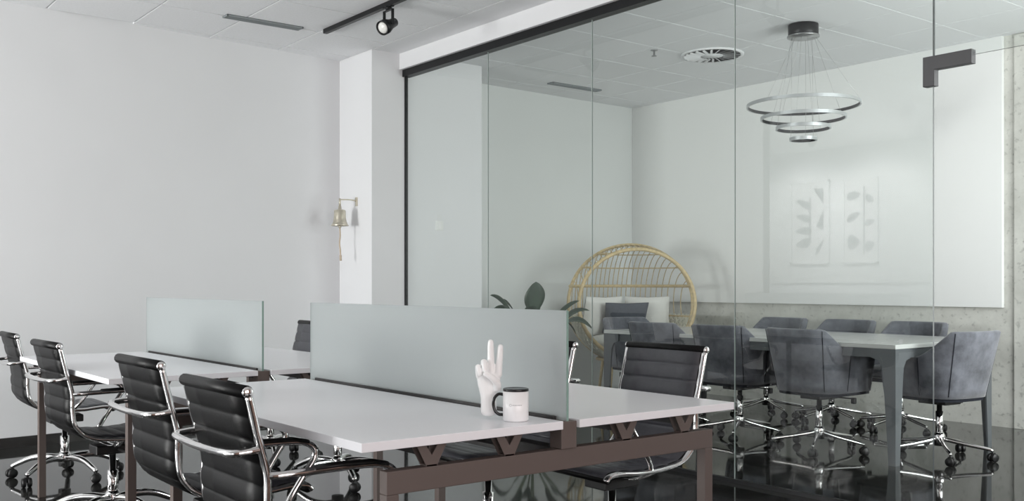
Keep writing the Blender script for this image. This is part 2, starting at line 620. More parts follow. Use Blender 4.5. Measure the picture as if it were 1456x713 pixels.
for (a, b) in REAR_WINDOWS:
    window(a, b, -3.62, -3.5, 0.1, 2.1, 'x')
window(1.2, 1.32, -0.5, 2.5, 0.4, 2.5, 'y')
window(MR, MR + 0.12, 4.9, 7.3, 0.45, 2.65, 'y')  # unseen window, added with the meeting room fill

# ------------------------------------------------------------------ bench desks
DT = 0.74


def make_desk(x_near, label):
    d = thing('bench_desk', label, 'desk', (x_near, 1.815, 0))
    ln = 1.575
    for ya, yb in ((-0.655, -0.028), (0.032, 0.69)):
        MB().box(-ln, 0, ya, yb, DT - 0.023, DT).build('worktop', DESKTOP, d, bevel=0.0015)
    for x in (-0.055, -ln + 0.02):
        e = MB().box(x, x + 0.035, -0.575, 0.61, 0.602, 0.66)
        e.build('end_beam', BRONZE, d, bevel=0.002)
        for ya in (-0.575, 0.575):
            MB().box(x, x + 0.035, ya, ya + 0.035, 0.0, 0.602).build('leg', BRONZE, d, bevel=0.002)
        MB().box(x - 0.005, x + 0.045, -0.026, 0.030, 0.66, DT - 0.004).build('divider_post', BRONZE, d, bevel=0.002)
        for yc in (-0.443, -0.197, 0.235, 0.485):
            v = MB()
            # folded V bracket: two plates and the narrow foot
            for xx in (x + 0.002, x + 0.030):
                v.prism([(-0.046, 0.717), (-0.015, 0.66), (0.015, 0.66), (0.046, 0.717), (0.02, 0.717), (0.0, 0.688), (-0.02, 0.717)], 0, 0.003,
                        M=Matrix.Translation((xx, yc, 0)) @ Matrix(((0, 0, 1, 0), (1, 0, 0, 0), (0, 1, 0, 0), (0, 0, 0, 1))))
            v.box(x + 0.002, x + 0.033, yc - 0.015, yc + 0.015, 0.66, 0.664)
            v.build('bracket', BRONZE, d)
    for yc in (-0.443, -0.197, 0.235, 0.485):
        MB().box(-ln + 0.06, -0.06, yc - 0.015, yc + 0.015, 0.684, 0.7165).build('top_rail', DARKRAIL, d)
    MB().box(-ln + 0.06, -0.06, -0.02, 0.024, 0.62, 0.66).build('spine_beam', DARKRAIL, d, bevel=0.002)
    MB().box(-ln + 0.05, -0.06, -0.011, 0.013, 0.70, DT + 0.006).build('divider_channel', DARKRAIL, d)
    m = MB().box(-ln - 0.005, -0.016, -0.003, 0.005, DT - 0.01, 1.043)
    m.mi = [1, 1, 0, 1, 0, 1]
    m.build('divider_screen', [FROST, FEDGE], d)
    # cable port flap on the worktop edge
    return d


desk1 = make_desk(-2.07, 'white double bench desk with frosted divider, holding the mug and hand sculpture')
desk2 = make_desk(-4.10, 'empty white double bench desk with frosted divider beside the white wall')

# ------------------------------------------------------------------ office chairs
GAUGE = 0.212


def side_profile():
    return smooth_path([(0, -.288, .858), (0, -.264, .755), (0, -.238, .65), (0, -.236, .57), (0, -.222, .50), (0, -.165, .446), (0, -.07, .428), (0, .05, .424), (0, .15, .432), (0, .205, .428), (0, .225, .412)], 6)


def sling(pts, w, pitch, phase=0.0):
    """ribbed upholstery following a profile (list of (y,z)); returns MB"""
    fine = []
    for i in range(len(pts) - 1):
        a, b = pts[i], pts[i + 1]
        for k in range(4):
            fine.append(a.lerp(b, k / 4))
    fine.append(pts[-1])
    s = 0.0
    rows = []
    for i, p in enumerate(fine):
        if i:
            s += (p - fine[i - 1]).length
        t = (fine[min(i + 1, len(fine) - 1)] - fine[max(i - 1, 0)]).normalized()
        n = Vector((0, -t.z, t.y))
        b = abs(math.sin(PI * (s / pitch + phase)))
        th = 0.006 + 0.006 * b ** 0.4
        if i in (0, len(fine) - 1):
            th = 0.004
        rows.append([(-w, *(p + n * th)[1:]), (-w * .5, *(p + n * th * 1.1)[1:]), (0, *(p + n * th * 1.15)[1:]), (w * .5, *(p + n * th * 1.1)[1:]), (w, *(p + n * th)[1:]),
                     (w, *(p - n * th)[1:]), (w * .5, *(p - n * th * 1.1)[1:]), (0, *(p - n * th * 1.15)[1:]), (-w * .5, *(p - n * th * 1.1)[1:]), (-w, *(p - n * th)[1:])])
    g = MB().grid(rows, closed=True)
    g.mi = [1 if (k % 10) < 4 else 0 for k in range(len(g.f))]  # front faces get the leather with light painted in
    return g


def star_base(parent, mat_leg, rad, hub_z, tip_z, legr, rot0, straight=False):
    hub = MB().lathe([(0.0, hub_z - 0.045), (0.034, hub_z - 0.045), (0.036, hub_z + 0.02), (0.026, hub_z + 0.04), (0.0, hub_z + 0.04)], 16)
    hub.build('base_hub', mat_leg, parent)
    for k in range(5):
        a = rot0 + 2 * PI * k / 5
        c, s_ = math.cos(a), math.sin(a)
        pts = [(0.02, hub_z), (0.1, hub_z + 0.012), (rad * 0.62, hub_z + 0.004), (rad * 0.9, tip_z + 0.012), (rad, tip_z - 0.004)]
        if straight:
            pts = [(0.02, hub_z), (rad * 0.5, (hub_z + tip_z) / 2), (rad * 0.92, tip_z + 0.006), (rad, tip_z - 0.004)]
        path = smooth_path([(r * c, r * s_, z) for r, z in pts], 4)
        rr = [legr * (1.25 - 0.45 * i / (len(path) - 1)) for i in range(len(path))]
        leg = MB().tube(path, rr, 8).build('base_leg', mat_leg, parent)
        cs = MB()
        rx = rad * c
        ry = rad * s_
        b = a + 0.9
        for sgn in (-1, 1):
            M = Mt((rx + sgn * 0.015 * math.cos(b + PI / 2), ry + sgn * 0.015 * math.sin(b + PI / 2), 0.0275), rz=b) @ Matrix.Rotation(PI / 2, 4, 'X')
            cs.lathe([(0.0, -0.010), (0.0245, -0.010), (0.0272, -0.006), (0.0272, 0.006), (0.0245, 0.010), (0.0, 0.010)], 14, M=M)
        cs.lathe([(0.006, 0.028), (0.0065, tip_z)], 8, M=Mt((rx, ry, 0)))
        cs.box(rx - 0.012, rx + 0.012, ry - 0.012, ry + 0.012, 0.03, 0.058)
        cs.build('caster', BLACKP, leg)


def make_office_chair(label):
    t = thing('office_chair', label, 'chair', group='black ribbed office chairs')
    prof = side_profile()
    for sx in (-1, 1):
        path = [Vector((sx * GAUGE, p.y, p.z)) for p in prof]
        MB().tube(path, 0.0125, 8, flat=(1.15, 0.8)).build('side_rail', CHROME, t)
    i_mid = min(range(len(prof)), key=lambda i: (prof[i] - Vector((0, -.195, .466))).length)
    sling(prof[0:i_mid + 1], GAUGE - 0.008, 0.062).build('backrest', [LEATHER, LEATHER_LIT], t)
    sling(prof[i_mid:-2], GAUGE - 0.008, 0.062, 0.1).build('seat', [LEATHER, LEATHER_LIT], t)
    MB().tube([(-GAUGE - .002, -.291, .861), (GAUGE + .002, -.291, .861)], 0.017, 12).build('top_roll', LEATHER, t)
    for sx in (-1, 1):
        MB().lathe([(0, 0), (0.0145, 0), (0.0145, 0.008), (0.011, 0.012), (0, 0.012)], 12, M=Mt((sx * (GAUGE + .002), -.291, .861), ry=sx * PI / 2)).build('end_cap', CHROME, t)
    MB().tube([(-GAUGE, .212, .416), (GAUGE, .212, .416)], 0.015, 10).build('front_roll', LEATHER, t)
    bow = smooth_path([(-GAUGE, -.252, .715), (-GAUGE - .002, -.295, .712), (-GAUGE + .03, -.328, .709), (0, -.335, .706), (GAUGE - .03, -.328, .709), (GAUGE + .002, -.295, .712), (GAUGE, -.252, .715)], 4)
    MB().tube(bow, 0.0105, 8).build('back_bow', CHROME, t)
    for sx in (-1, 1):
        xa = sx * (GAUGE + 0.022)
        loop = smooth_path([(sx * GAUGE, -.238, .645), (xa, -.20, .648), (xa, -.08, .65), (xa, .05, .648), (xa, .105, .632), (xa, .118, .60), (xa, .09, .555), (xa, .035, .475), (sx * GAUGE, 0.0, .43)], 5)
        arm = MB().tube(loop, 0.0105, 8).build('armrest', CHROME, t)
        MB().tube([(xa, -.12, .657), (xa, -.04, .6585), (xa, .05, .655), (xa, .092, .645)], 0.012, 8, flat=(0.6, 1.5)).build('arm_pad', BLACKP, arm)
    MB().tube(smooth_path([(-GAUGE, -.03, .424), (-.12, -.02, .385), (0, -.02, .375), (.12, -.02, .385), (GAUGE, -.03, .424)], 5), 0.013, 8, flat=(0.7, 1.6)).build('seat_bridge', CHROME, t)
    MB().box(-.06, .06, -.09, .09, .335, .378).box(.06, .2, 0.0, .012, .352, .364).build('tilt_mechanism', BLACKP, t, bevel=0.006)
    MB().lathe([(0.0, .125), (0.024, .125), (0.024, .25), (0.015, .252), (0.015, .34), (0, .34)], 14).build('gas_column', CHROME, t)
    star_base(t, CHROME, 0.30, 0.115, 0.072, 0.017, 0.35)
    return t


G1 = 'black ribbed office chairs'
oc = make_office_chair('black ribbed office chair on the hand sculpture side of the mug desk, nearest the mug')
oc.location = (-2.54, 1.275, 0)
oc.scale = (1, 1, 0.988)
oc.rotation_euler = (0, 0, 0.0)
chair_spots = [
    ((-3.335, 1.33, 0), 0.0, 'black ribbed office chair on the hand sculpture side of the mug desk, farther from mug'),
    ((-4.83, 1.385, 0), 0.02, 'black ribbed office chair at the empty desk, in line with hand side, beside mug desk'),
    ((-6.13, 1.49, 0), -0.02, 'black ribbed office chair off the end of the empty desk, beside the white wall'),
    ((-2.80, 2.665, 0), PI - 0.02, 'black ribbed office chair facing across the mug desk, whole backrest showing before the glass'),
    ((-3.34, 2.47, 0), PI, 'black ribbed office chair mostly hidden behind the frosted divider of the mug desk'),
    ((-5.96, 2.68, 0), PI - 0.05, 'black ribbed office chair at the empty desk, glass partition side, closest to white wall'),
    ((-5.02, 2.66, 0), PI + 0.1, 'black office chair at the empty desk, hidden behind the frosted divider except its base'),
]
for loc, rz, lab in chair_spots:
    dup(oc, loc, rz, lab).scale = (1, 1, {-6.13: 0.965, -4.83: 0.983}.get(loc[0], 1.0))

# ------------------------------------------------------------------ meeting table
TX1, TX0, TY0, TY1, TH = -3.37, -5.97, 5.59, 6.78, 0.745
mt = thing('meeting_table', 'long grey meeting table with tapered legs behind the glass', 'table', ((TX0 + TX1) / 2, (TY0 + TY1) / 2, 0))
hx, hy = (TX1 - TX0) / 2, (TY1 - TY0) / 2
MB().box(-hx, hx, -hy, hy, TH - 0.028, TH).build('table_top', [TABLETOP], mt, bevel=0.003)
ap = MB()
ap.box(-hx + .1, hx - .1, -hy + .012, -hy + .03, TH - 0.085, TH - 0.028).box(-hx + .1, hx - .1, hy - .03, hy - .012, TH - 0.085, TH - 0.028)
ap.box(-hx + .012, -hx + .03, -hy + .1, hy - .1, TH - 0.085, TH - 0.028).box(hx - .03, hx - .012, -hy + .1, hy - .1, TH - 0.085, TH - 0.028)
ap.build('apron', TABLEG, mt)
for sx in (-1, 1):
    for sy in (-1, 1):
        lg = MB()
        # folded-plate leg: two tapered plates meeting at the outer corner, flared into the apron
        pr = [(0, 0), (0.048, 0), (0.082, 0.52), (0.092, 0.60), (0.12, 0.645), (0.17, 0.66), (0.17, TH - 0.028), (0, TH - 0.028)]
        Mx = Matrix(((-sx, 0, 0, sx * hx), (0, 0, -sy, sy * hy), (0, 1, 0, 0), (0, 0, 0, 1)))
        My = Matrix(((0, 0, -sx, sx * hx), (-sy, 0, 0, sy * hy), (0, 1, 0, 0), (0, 0, 0, 1)))
        lg.prism([(max(a_, 0.0122), b_) for a_, b_ in pr], 0, 0.012, M=Mx)
        lg.prism(pr, 0, 0.012, M=My)
        lg.build('leg', TABLEG, mt)

# ------------------------------------------------------------------ meeting chairs


def make_tub_chair(label):
    t = thing('tub_chair', label, 'chair', group='charcoal suede tub chairs')
    # shell: wraps round the back (phi 0 = back)
    N = 44
    rows_o, rows_i = [], []
    zs = 8

    BX, BY, AL = 0.290, 0.275, 0.27      # half width, back depth, arm length
    Q = PI / 2 * 0.5 * (BX + BY)         # length of the curved quarter

    def topz(q):
        a = abs(q)
        if a < 0.22:
            return 0.815
        u = (a - 0.22) / 0.26
        if u < 1:
            return 0.63 + 0.185 * (1 - u) ** 1.35 * (1 + 0.35 * u)
        return 0.63 - 0.02 * (a - 0.48)

    def pt(q, z, off):
        u = (z - 0.40) / 0.42
        sc = 0.84 + 0.18 * u
        rx, ry = BX * sc + off, BY * sc + off
        a = abs(q)
        if a <= Q:
            ph = a / Q * PI / 2
            x = rx * math.sin(ph) ** 0.62
            y = -ry * math.cos(ph) ** 0.62 - 0.05 * max(0, u) * math.cos(ph)
        else:
            x = rx - 0.02 * (a - Q) / AL
            y = (a - Q) * (0.92 + 0.08 * u)
        return (math.copysign(x, q), y, z)
    rows = []
    for i in range(N + 1):
        ph = (Q + AL) * (-1 + 2 * i / N)
        tz = topz(ph)
        col = []
        for k in range(zs + 1):
            z = 0.405 + (tz - 0.405) * k / zs
            col.append(pt(ph, z, 0.0))
        # rounded rim
        o, q = pt(ph, tz, 0.0), pt(ph, tz, -0.045)
        col.append(tuple(o[j] * .75 + q[j] * .25 + (0.012 if j == 2 else 0) for j in range(3)))
        col.append(tuple(o[j] * .25 + q[j] * .75 + (0.012 if j == 2 else 0) for j in range(3)))
        for k in range(zs, -1, -1):
            z = 0.405 + (tz - 0.405) * k / zs
            col.append(pt(ph, z, -0.045))
        rows.append(col)
    m = MB().grid(rows, closed=True)
    n = len(rows[0])
    m.f.append(tuple(range(n)))
    m.f.append(tuple(N * n + k for k in range(n - 1, -1, -1)))
    m.sm += [False, False]
    m.mi += [0, 0]
    sh = m.build('shell', SUEDE, t)
    for ph in (-0.20, 0.20, -0.43, 0.43):
        tz = topz(ph)
        MB().tube([pt(ph, 0.42 + (tz - 0.42) * k / 6, 0.0005) for k in range(7)], 0.0028, 6).build('seam', SUEDEIN, sh)
    # underside and seat cushion
    poly = [pt((Q + AL) * (-1 + 2 * i / 24), 0.405, -0.01)[:2] for i in range(25)]
    MB().prism(poly, 0.385, 0.41).build('seat_pan', SUEDEIN, t)
    MB().ball((0, 0.045, 0.455), 0.222, 0.245, 0.05, 20, 10, power=0.55).build('seat', SUEDE, t)
    MB().box(-.08, .08, -.1, .1, .35, .386).box(.08, .25, 0.02, .03, .362, .372).box(.235, .265, 0.012, .038, .335, .375).build('tilt_mechanism', BLACKP, t, bevel=0.005)
    MB().lathe([(0.0, .12), (0.024, .12), (0.024, .30), (0.017, .303), (0.017, .355), (0, .355)], 14).build('gas_column', CHROME, t)
    star_base(t, CHROME, 0.31, 0.125, 0.072, 0.012, 0.2, True)
    return t


tc = make_tub_chair('charcoal suede tub chair on the glass side of the meeting table, nearest the doorway')
tc.location = (-4.02, 5.74, 0)
tc.rotation_euler = (0, 0, -0.03)
for loc, rz, lab in [
    ((-4.74, 5.80, 0), 0.02, 'charcoal suede tub chair on the glass side of the meeting table, middle of the three'),
    ((-5.40, 5.80, 0), 0.05, 'charcoal suede tub chair on the glass side of the table, nearest the egg chair'),
    ((-3.37, 6.10, 0), PI / 2 - 0.12, 'charcoal suede tub chair at the doorway end of the meeting table'),
    ((-4.165, 6.98, 0), PI, 'charcoal suede tub chair on the concrete wall side of the table, nearest the doorway'),
    ((-4.77, 6.98, 0), PI, 'charcoal suede tub chair on the concrete wall side of the table, middle of three'),
    ((-5.42, 6.98, 0), PI, 'charcoal suede tub chair on the concrete wall side of the table, nearest the egg chair'),
    ((-6.08, 6.15, 0), -PI / 2 - 0.1, 'charcoal suede tub chair at the table end in front of the rattan egg chair'),
]:
    dup(tc, loc, rz, lab)

# ------------------------------------------------------------------ rattan egg chair
EA, EB, EC, EZ = 0.62, 0.55, 0.57, 0.93
EGG = (-6.90, 6.82, 0)
EGR = math.radians(-119)
eg = thing('egg_chair', 'round rattan egg chair with woven basket in the meeting room corner', 'chair', EGG, EGR)
FY = 0.225


def ell(x, z, back=True):
    q = 1 - (x / EA) ** 2 - ((z - EZ) / EC) ** 2
    return -EB * math.sqrt(max(0, q))


k0 = math.sqrt(1 - (FY / EB) ** 2)
hoop = [(EA * k0 * math.cos(a), FY, EZ + EC * k0 * math.sin(a)) for a in [2 * PI * i / 64 for i in range(64)]]
MB().tube(hoop, 0.019, 8, closed=True).build('front_hoop', RATTAN, eg)
rim2 = [(EA * math.cos(a), 0.0, EZ + EC * math.sin(a)) for a in [2 * PI * i / 64 for i in range(64)]]
MB().tube(rim2, 0.016, 8, closed=True).build('middle_hoop', RATTAN, eg)


def slice_rod(x, zlow, r, matl, name):
    """rod lying in the plane of constant x, from the hoop top over the back down to height zlow"""
    kx = math.sqrt(1 - (x / EA) ** 2)
    pts = []
    a0 = math.acos(min(1, FY / (EB * kx))) if FY < EB * kx else 0.0
    for i in range(25):
        a = a0 + (PI * 1.5 - a0) * i / 24
        y, z = EB * kx * math.cos(a), EZ + EC * kx * math.sin(a)
        if i > 6 and z < zlow:
            break
        pts.append((x, y, z))
    if len(pts) > 2:
        MB().tube(pts, r, 6).build(name, matl, eg)


for i in range(-12, 13):
    slice_rod(i * 0.0475, 0.78, 0.0045, RATTAN, 'rod')
# horizontal bands around the back


def band(z, r, matl, name, ymax=FY):
    kz = math.sqrt(1 - ((z - EZ) / EC) ** 2)
    a_, b_ = EA * kz, EB * kz
    am = math.asin(max(-1, min(1, ymax / b_)))
    pts = []
    for i in range(41):
        a = am - (PI + 2 * am) * i / 40
        pts.append((a_ * math.cos(a), b_ * math.sin(a), z))
    MB().tube(pts, r, 6).build(name, matl, eg)


band(1.10, 0.017, RATTAN, 'band')
band(1.28, 0.007, RATTAN, 'band')
band(1.41, 0.006, RATTAN, 'band')
band(0.80, 0.012, RATTAN, 'band')
# woven basket below: crossing diagonals all round, one part
wv = MB()
ZT, ZB = 0.82, 0.385


def bask(a, z):
    kz = math.sqrt(max(0, 1 - ((z - EZ) / EC) ** 2))
    x, y = EA * kz * math.cos(a), EB * kz * math.sin(a)
    return (x, y, z)


NW = 60
for sgn in (-1, 1):
    for i in range(NW):
        pts = []
        for k in range(19):
            z = ZT + (ZB - ZT) * k / 18
            p = bask(2 * PI * i / NW + sgn * 0.6 * k / 18, z)
            if p[1] > FY + 0.01:
                if len(pts) > 1:
                    wv.tube(pts, 0.0105, 5)
                pts = []
                continue
            pts.append(p)
        if len(pts) > 1:
            wv.tube(pts, 0.0105, 5)
for k in range(11):
    z = ZB + 0.04 * k
    pts = [p for p in [bask(PI / 2 + 2 * PI * (i + 0.5) / 72, z) for i in range(72)] if p[1] <= FY + 0.01]
    wv.tube(pts, 0.008, 5)
wo = wv.build('woven_basket', RATTANP, eg)
wo['kind'] = 'stuff'
for a in (0.7, 2.44, 3.85, 5.57):
    MB().tube([(0.30 * math.cos(a), 0.28 * math.sin(a), 0.42), (0.36 * math.cos(a), 0.34 * math.sin(a), 0.0)], 0.014, 8).build('leg', RATTAN, eg)
MB().tube([(0.33 * math.cos(2 * PI * i / 40), 0.31 * math.sin(2 * PI * i / 40), 0.40) for i in range(40)], 0.014, 8, closed=True).build('base_ring', RATTAN, eg)
EGM = Mt(EGG, rz=EGR)


def cushion(name, c, rx, ry, rz, tilt, spin, matl, label, cat='cushion'):
    m = MB()
    n = 16
    M = EGM @ Mt(c, rz=spin) @ Matrix.Rotation(tilt, 4, 'X') 
    rows = []
    for top in (1, -1):
        rows = []
        for i in range(n + 1):
            u = -1 + 2 * i / n
            row = []
            for k in range(n + 1):
                v = -1 + 2 * k / n
                puff = max(0, (1 - u ** 4)) ** 0.55 * max(0, (1 - v ** 4)) ** 0.55
                pin = 1 - 0.07 * (1 - u * u) * 0 - 0.06 * (1 - abs(v)) * abs(u) ** 3 - 0.06 * (1 - abs(u)) * abs(v) ** 3
                row.append((u * rx * pin, v * ry * pin, top * (rz * puff + 0.004)))
            rows.append(row if top == 1 else row[::-1])
        m.grid(rows)
    o = m.build(name, matl)
    o.matrix_world = M
    tag(o, label, cat)
    return o


sc_ = MB().ball((0, 0, 0), 0.425, 0.33, 0.08, 28, 10, power=0.85).build('seat_cushion', CUSHW)
sc_.matrix_world = EGM @ Mt((0, -0.05, 0.56))
tag(sc_, 'thick round white seat cushion inside the rattan egg chair', 'cushion')
cushion('back_cushion', (0.235, -0.27, 0.80), 0.22, 0.21, 0.065, 1.25, 0.38, CUSHW, 'white back cushion in the egg chair on the plant side')
cushion('back_cushion', (-0.245, -0.26, 0.80), 0.22, 0.21, 0.065, 1.25, -0.40, CUSHW, 'white back cushion in the egg chair on the meeting table side')
cushion('throw_pillow', (0.02, -0.13, 0.79), 0.22, 0.16, 0.055, 1.2, 0.05, CUSHG, 'slate grey throw pillow between white cushions in the egg chair', 'pillow')

# ------------------------------------------------------------------ potted plant
pl = thing('potted_plant', 'dark green leafy plant in a grey pot beside the egg chair', 'plant', (-6.92, 5.61, 0), 0)
MB().lathe([(0, 0.0), (0.14, 0.0), (0.19, 0.36), (0.195, 0.38), (0.18, 0.38), (0.17, 0.33), (0.0, 0.33)], 28).build('pot', POT, pl)
MB().lathe([(0, 0.331), (0.168, 0.331), (0, 0.345)], 24).build('soil', SOIL, pl)


def leaf(az, reach, base_z, tip_z, width, droop, twist=0.0):
    d = Vector((math.cos(az), math.sin(az), 0))
    side = Vector((-math.sin(az), math.cos(az), 0))
    stem_top = Vector((0, 0, base_z)) + d * reach * 0.42
    st = smooth_path([Vector((0, 0, 0.33)) + d * 0.02, Vector((0, 0, (base_z + 0.33) / 2)) + d * reach * 0.14, stem_top], 5)
    tip = Vector((0, 0, tip_z)) + d * reach
    rows = []
    n = 12
    for i in range(n + 1):
        u = i / n
        c = stem_top.lerp(tip, u) + Vector((0, 0, 1)) * droop * 4 * u * (1 - u)
        w_ = width * math.sin(PI * min(1, u * 0.96 + 0.04)) ** 0.7 * (1 - 0.35 * u)
        nrm = (side * math.cos(twist) + Vector((0, 0, 1)) * math.sin(twist))
        lift = Vector((0, 0, 1)) * w_ * 0.25 - d * 0.0
        rows.append([c - nrm * w_ + lift, c - nrm * w_ * 0.5 + lift * 0.3, c, c + nrm * w_ * 0.5 + lift * 0.3, c + nrm * w_ + lift])
    lf = MB().grid(rows).build('leaf', LEAF, pl, solid=0.003)
    MB().tube(st, 0.007, 6).build('stem', STEM, lf)


cr = math.radians(52.15)      # the right-hand direction along which the leaves spread widest
for az, reach, bz, tz, wd, dr, tw in [
    (cr + PI, 0.38, 0.80, 1.02, 0.040, 0.05, 0.9), (cr + PI + .3, 0.40, 0.78, 0.86, 0.05, 0.08, 0.6), (cr + 2.6, 0.34, 0.78, 0.97, 0.045, 0.05, 0.8),
    (cr, 0.42, 0.78, 0.97, 0.035, 0.03, 0.9), (cr + .12, 0.52, 0.72, 0.88, 0.05, 0.06, 0.5), (cr - .35, 0.56, 0.70, 0.72, 0.06, 0.09, 0.4), (cr + .5, 0.46, 0.70, 0.66, 0.06, 0.10, 0.3),
    (cr - 1.3, 0.10, 0.86, 1.14, 0.115, 0.0, 0.15), (cr - 1.7, 0.24, 0.76, 0.92, 0.07, 0.04, 0.2), (cr + 1.5, 0.22, 0.80, 1.0, 0.08, 0.04, 0.2),
    (cr + 1.9, 0.3, 0.72, 0.8, 0.07, 0.08, 0.1), (cr - 2.4, 0.34, 0.70, 0.76, 0.07, 0.08, 0.2), (cr - .8, 0.40, 0.68, 0.78, 0.065, 0.08, 0.3), (cr + PI - .25, 0.4, 0.66, 0.62, 0.06, 0.12, 0.2)]:
    leaf(az, reach, bz, tz, wd, dr, tw)

# ------------------------------------------------------------------ pendant lamp
pn = thing('pendant_lamp', 'tiered pendant lamp of four dark rings above the meeting table', 'lamp', (-4.53, 6.27, 0))
MB().lathe([(0, CEIL - 0.006), (0.11, CEIL - 0.006), (0.11, CEIL - 0.085), (0.105, CEIL - 0.09), (0, CEIL - 0.09)], 32).build('ceiling_canopy', BLACKM, pn)
MB().lathe([(0, CEIL - 0.088), (0.118, CEIL - 0.088), (0.118, CEIL - 0.098), (0, CEIL - 0.098)], 32).build('canopy_plate', STEEL, pn)
for (R_, z, n0) in ((0.412, 2.455, 0), (0.31, 2.36, 1), (0.20, 2.285, 2), (0.10, 2.20, 3)):
    m = MB()
    prof = [(R_ - 0.011, -0.012), (R_, -0.012), (R_, 0.012), (R_ - 0.011, 0.012)]
    rows = []
    seg = 72
    for (r, dz) in prof:
        rows.append([(r * math.cos(2 * PI * k / seg), r * math.sin(2 * PI * k / seg), z + dz) for k in range(seg)])
    rows.append(rows[0])
    m.grid(rows, closed=True, smooth=False)
    rg = m.build('ring', SILVER, pn)
    e = MB()
    e.grid([[((R_ - 0.0115) * math.cos(2 * PI * k / seg), (R_ - 0.0115) * math.sin(2 * PI * k / seg), z + dz) for k in range(seg)] for dz in (0.0115, -0.0115)], closed=True)
    e.build('light_strip', LED, rg)
    for j in range(3):
        a = 0.5 + n0 * 0.5 + 2 * PI * j / 3
        MB().tube([(0.085 * math.cos(a), 0.085 * math.sin(a), CEIL - 0.095), ((R_ - 0.006) * math.cos(a), (R_ - 0.006) * math.sin(a), z + 0.01)], 0.0009, 5).build('cable', STEEL, rg)

# ------------------------------------------------------------------ ceiling fittings
TILEB = CEIL - 0.012


def slot(name, x0, x1, y0, y1, zb, label):
    s_ = thing(name, label, 'air vent', ((x0 + x1) / 2, (y0 + y1) / 2, zb))
    hx_, hy_ = (x1 - x0) / 2, (y1 - y0) / 2
    MB().box(-hx_, hx_, -hy_, hy_, -0.004, 0.0).build('vent_back', VENTB, s_)
    f = MB().box(-hx_, hx_, -hy_, -hy_ + 0.008, -0.012, -0.004).box(-hx_, hx_, hy_ - 0.008, hy_, -0.012, -0.004)
    f.box(-hx_, -hx_ + 0.008, -hy_, hy_, -0.012, -0.004).box(hx_ - 0.008, hx_, -hy_, hy_, -0.012, -0.004)
    f.build('vent_frame', GRILLE, s_)
    n = max(1, int(2 * hx_ / 0.022) - 1)
    for i in range(n):
        x = -hx_ + 2 * hx_ * (i + 1) / (n + 1)
        MB().box(x - 0.003, x + 0.003, -hy_ + .008, hy_ - .008, -0.011, -0.004).build('slat', GRILLE, s_)
    return s_


slot('air_vent', -6.93, -6.84, 2.75, 3.34, TILEB, 'grey slot air vent in the ceiling above the desks')
slot('air_vent', -7.36, -7.27, 6.15, 6.78, CEIL - 0.0015, 'grey slot air vent in the meeting room ceiling near the side wall')

dr = thing('round_diffuser', 'round swirl air diffuser in the meeting room ceiling', 'air vent', (-5.59, 6.48, CEIL - 0.0015))
MB().lathe([(0.235, -0.012), (0.262, -0.012), (0.262, 0.0), (0.235, 0.0), (0.235, -0.012)], 40).build('outer_ring', TILE, dr)
MB().lathe([(0, -0.014), (0.095, -0.012), (0.095, 0.0), (0, 0.0)], 32).build('centre_plate', TILE, dr)
MB().lathe([(0.09, -0.001), (0.24, -0.001), (0.24, 0.0), (0.09, 0.0), (0.09, -0.001)], 40).build('dark_backing', GRILLED, dr)
for k in range(22):
    # tilted swirl vanes
    M = Matrix.Rotation(2 * PI * k / 22, 4, 'Z') @ Mt((0.165, 0, -0.013)) @ Matrix.Rotation(math.radians(26), 4, 'X')
    MB().box(-0.068, 0.068, -0.018, 0.018, -0.0007, 0.0007, M=M).build('swirl_vane', TILE, dr)

sp = thing('sprinkler', 'small steel sprinkler head in the meeting room ceiling', 'sprinkler', (-5.78, 5.98, CEIL - 0.0015))
MB().lathe([(0, 0), (0.03, 0), (0.03, -0.006), (0.008, -0.01), (0.008, -0.04), (0, -0.04)][::-1], 14).build('body', STEEL, sp)
MB().lathe([(0, -0.052), (0.022, -0.052), (0.022, -0.048), (0, -0.048)], 14).tube([(0.006, 0, -0.038), (0.012, 0, -0.045), (0.006, 0, -0.05)], 0.002, 5).tube([(-0.006, 0, -0.038), (-0.012, 0, -0.045), (-0.006, 0, -0.05)], 0.002, 5).build('deflector', STEEL, sp)

trk = MB().box(-6.81, -3.0, 3.485, 3.52, TILEB - 0.034, TILEB)
tko = trk.build('lighting_track', BLACKM, bevel=0.003)
tag(tko, 'straight black lighting track on the ceiling above the desks', 'lighting track')


def spotlight(x, label):
    s_ = thing('track_spotlight', label, 'spotlight', (x, 3.502, TILEB - 0.034), 0, 'track spotlights')
    MB().lathe([(0, -0.022), (0.02, -0.022), (0.024, 0.0), (0, 0.0)], 14).box(-0.05, 0.05, -0.015, 0.015, -0.006, 0.0).build('adapter', BLACKM, s_)
    yk = MB()
    yk.box(-0.058, 0.058, -0.01, 0.01, -0.028, -0.022).box(-0.058, -0.052, -0.01, 0.01, -0.13, -0.022).box(0.052, 0.058, -0.01, 0.01, -0.13, -0.022)
    yk.build('yoke', BLACKM, s_)
    M = Mt((0, 0, -0.125), rz=math.radians(20)) @ Matrix.Rotation(math.radians(118), 4, 'X')
    MB().lathe([(0, -0.075), (0.03, -0.075), (0.034, -0.02), (0.05, 0.03), (0.05, 0.075), (0.044, 0.075), (0.042, 0.06), (0, 0.058)], 24, M=M).build('head', BLACKM, s_)
    MB().lathe([(0, 0.0605), (0.0415, 0.0605), (0.036, 0.071), (0.02, 0.078), (0, 0.081)], 24, M=M).build('lens', LAMPFACE, s_)


spotlight(-5.88, 'black spotlight with pale lens on the track, near the white wall end')
spotlight(-4.11, 'black spotlight farther along the track over the mug desk')

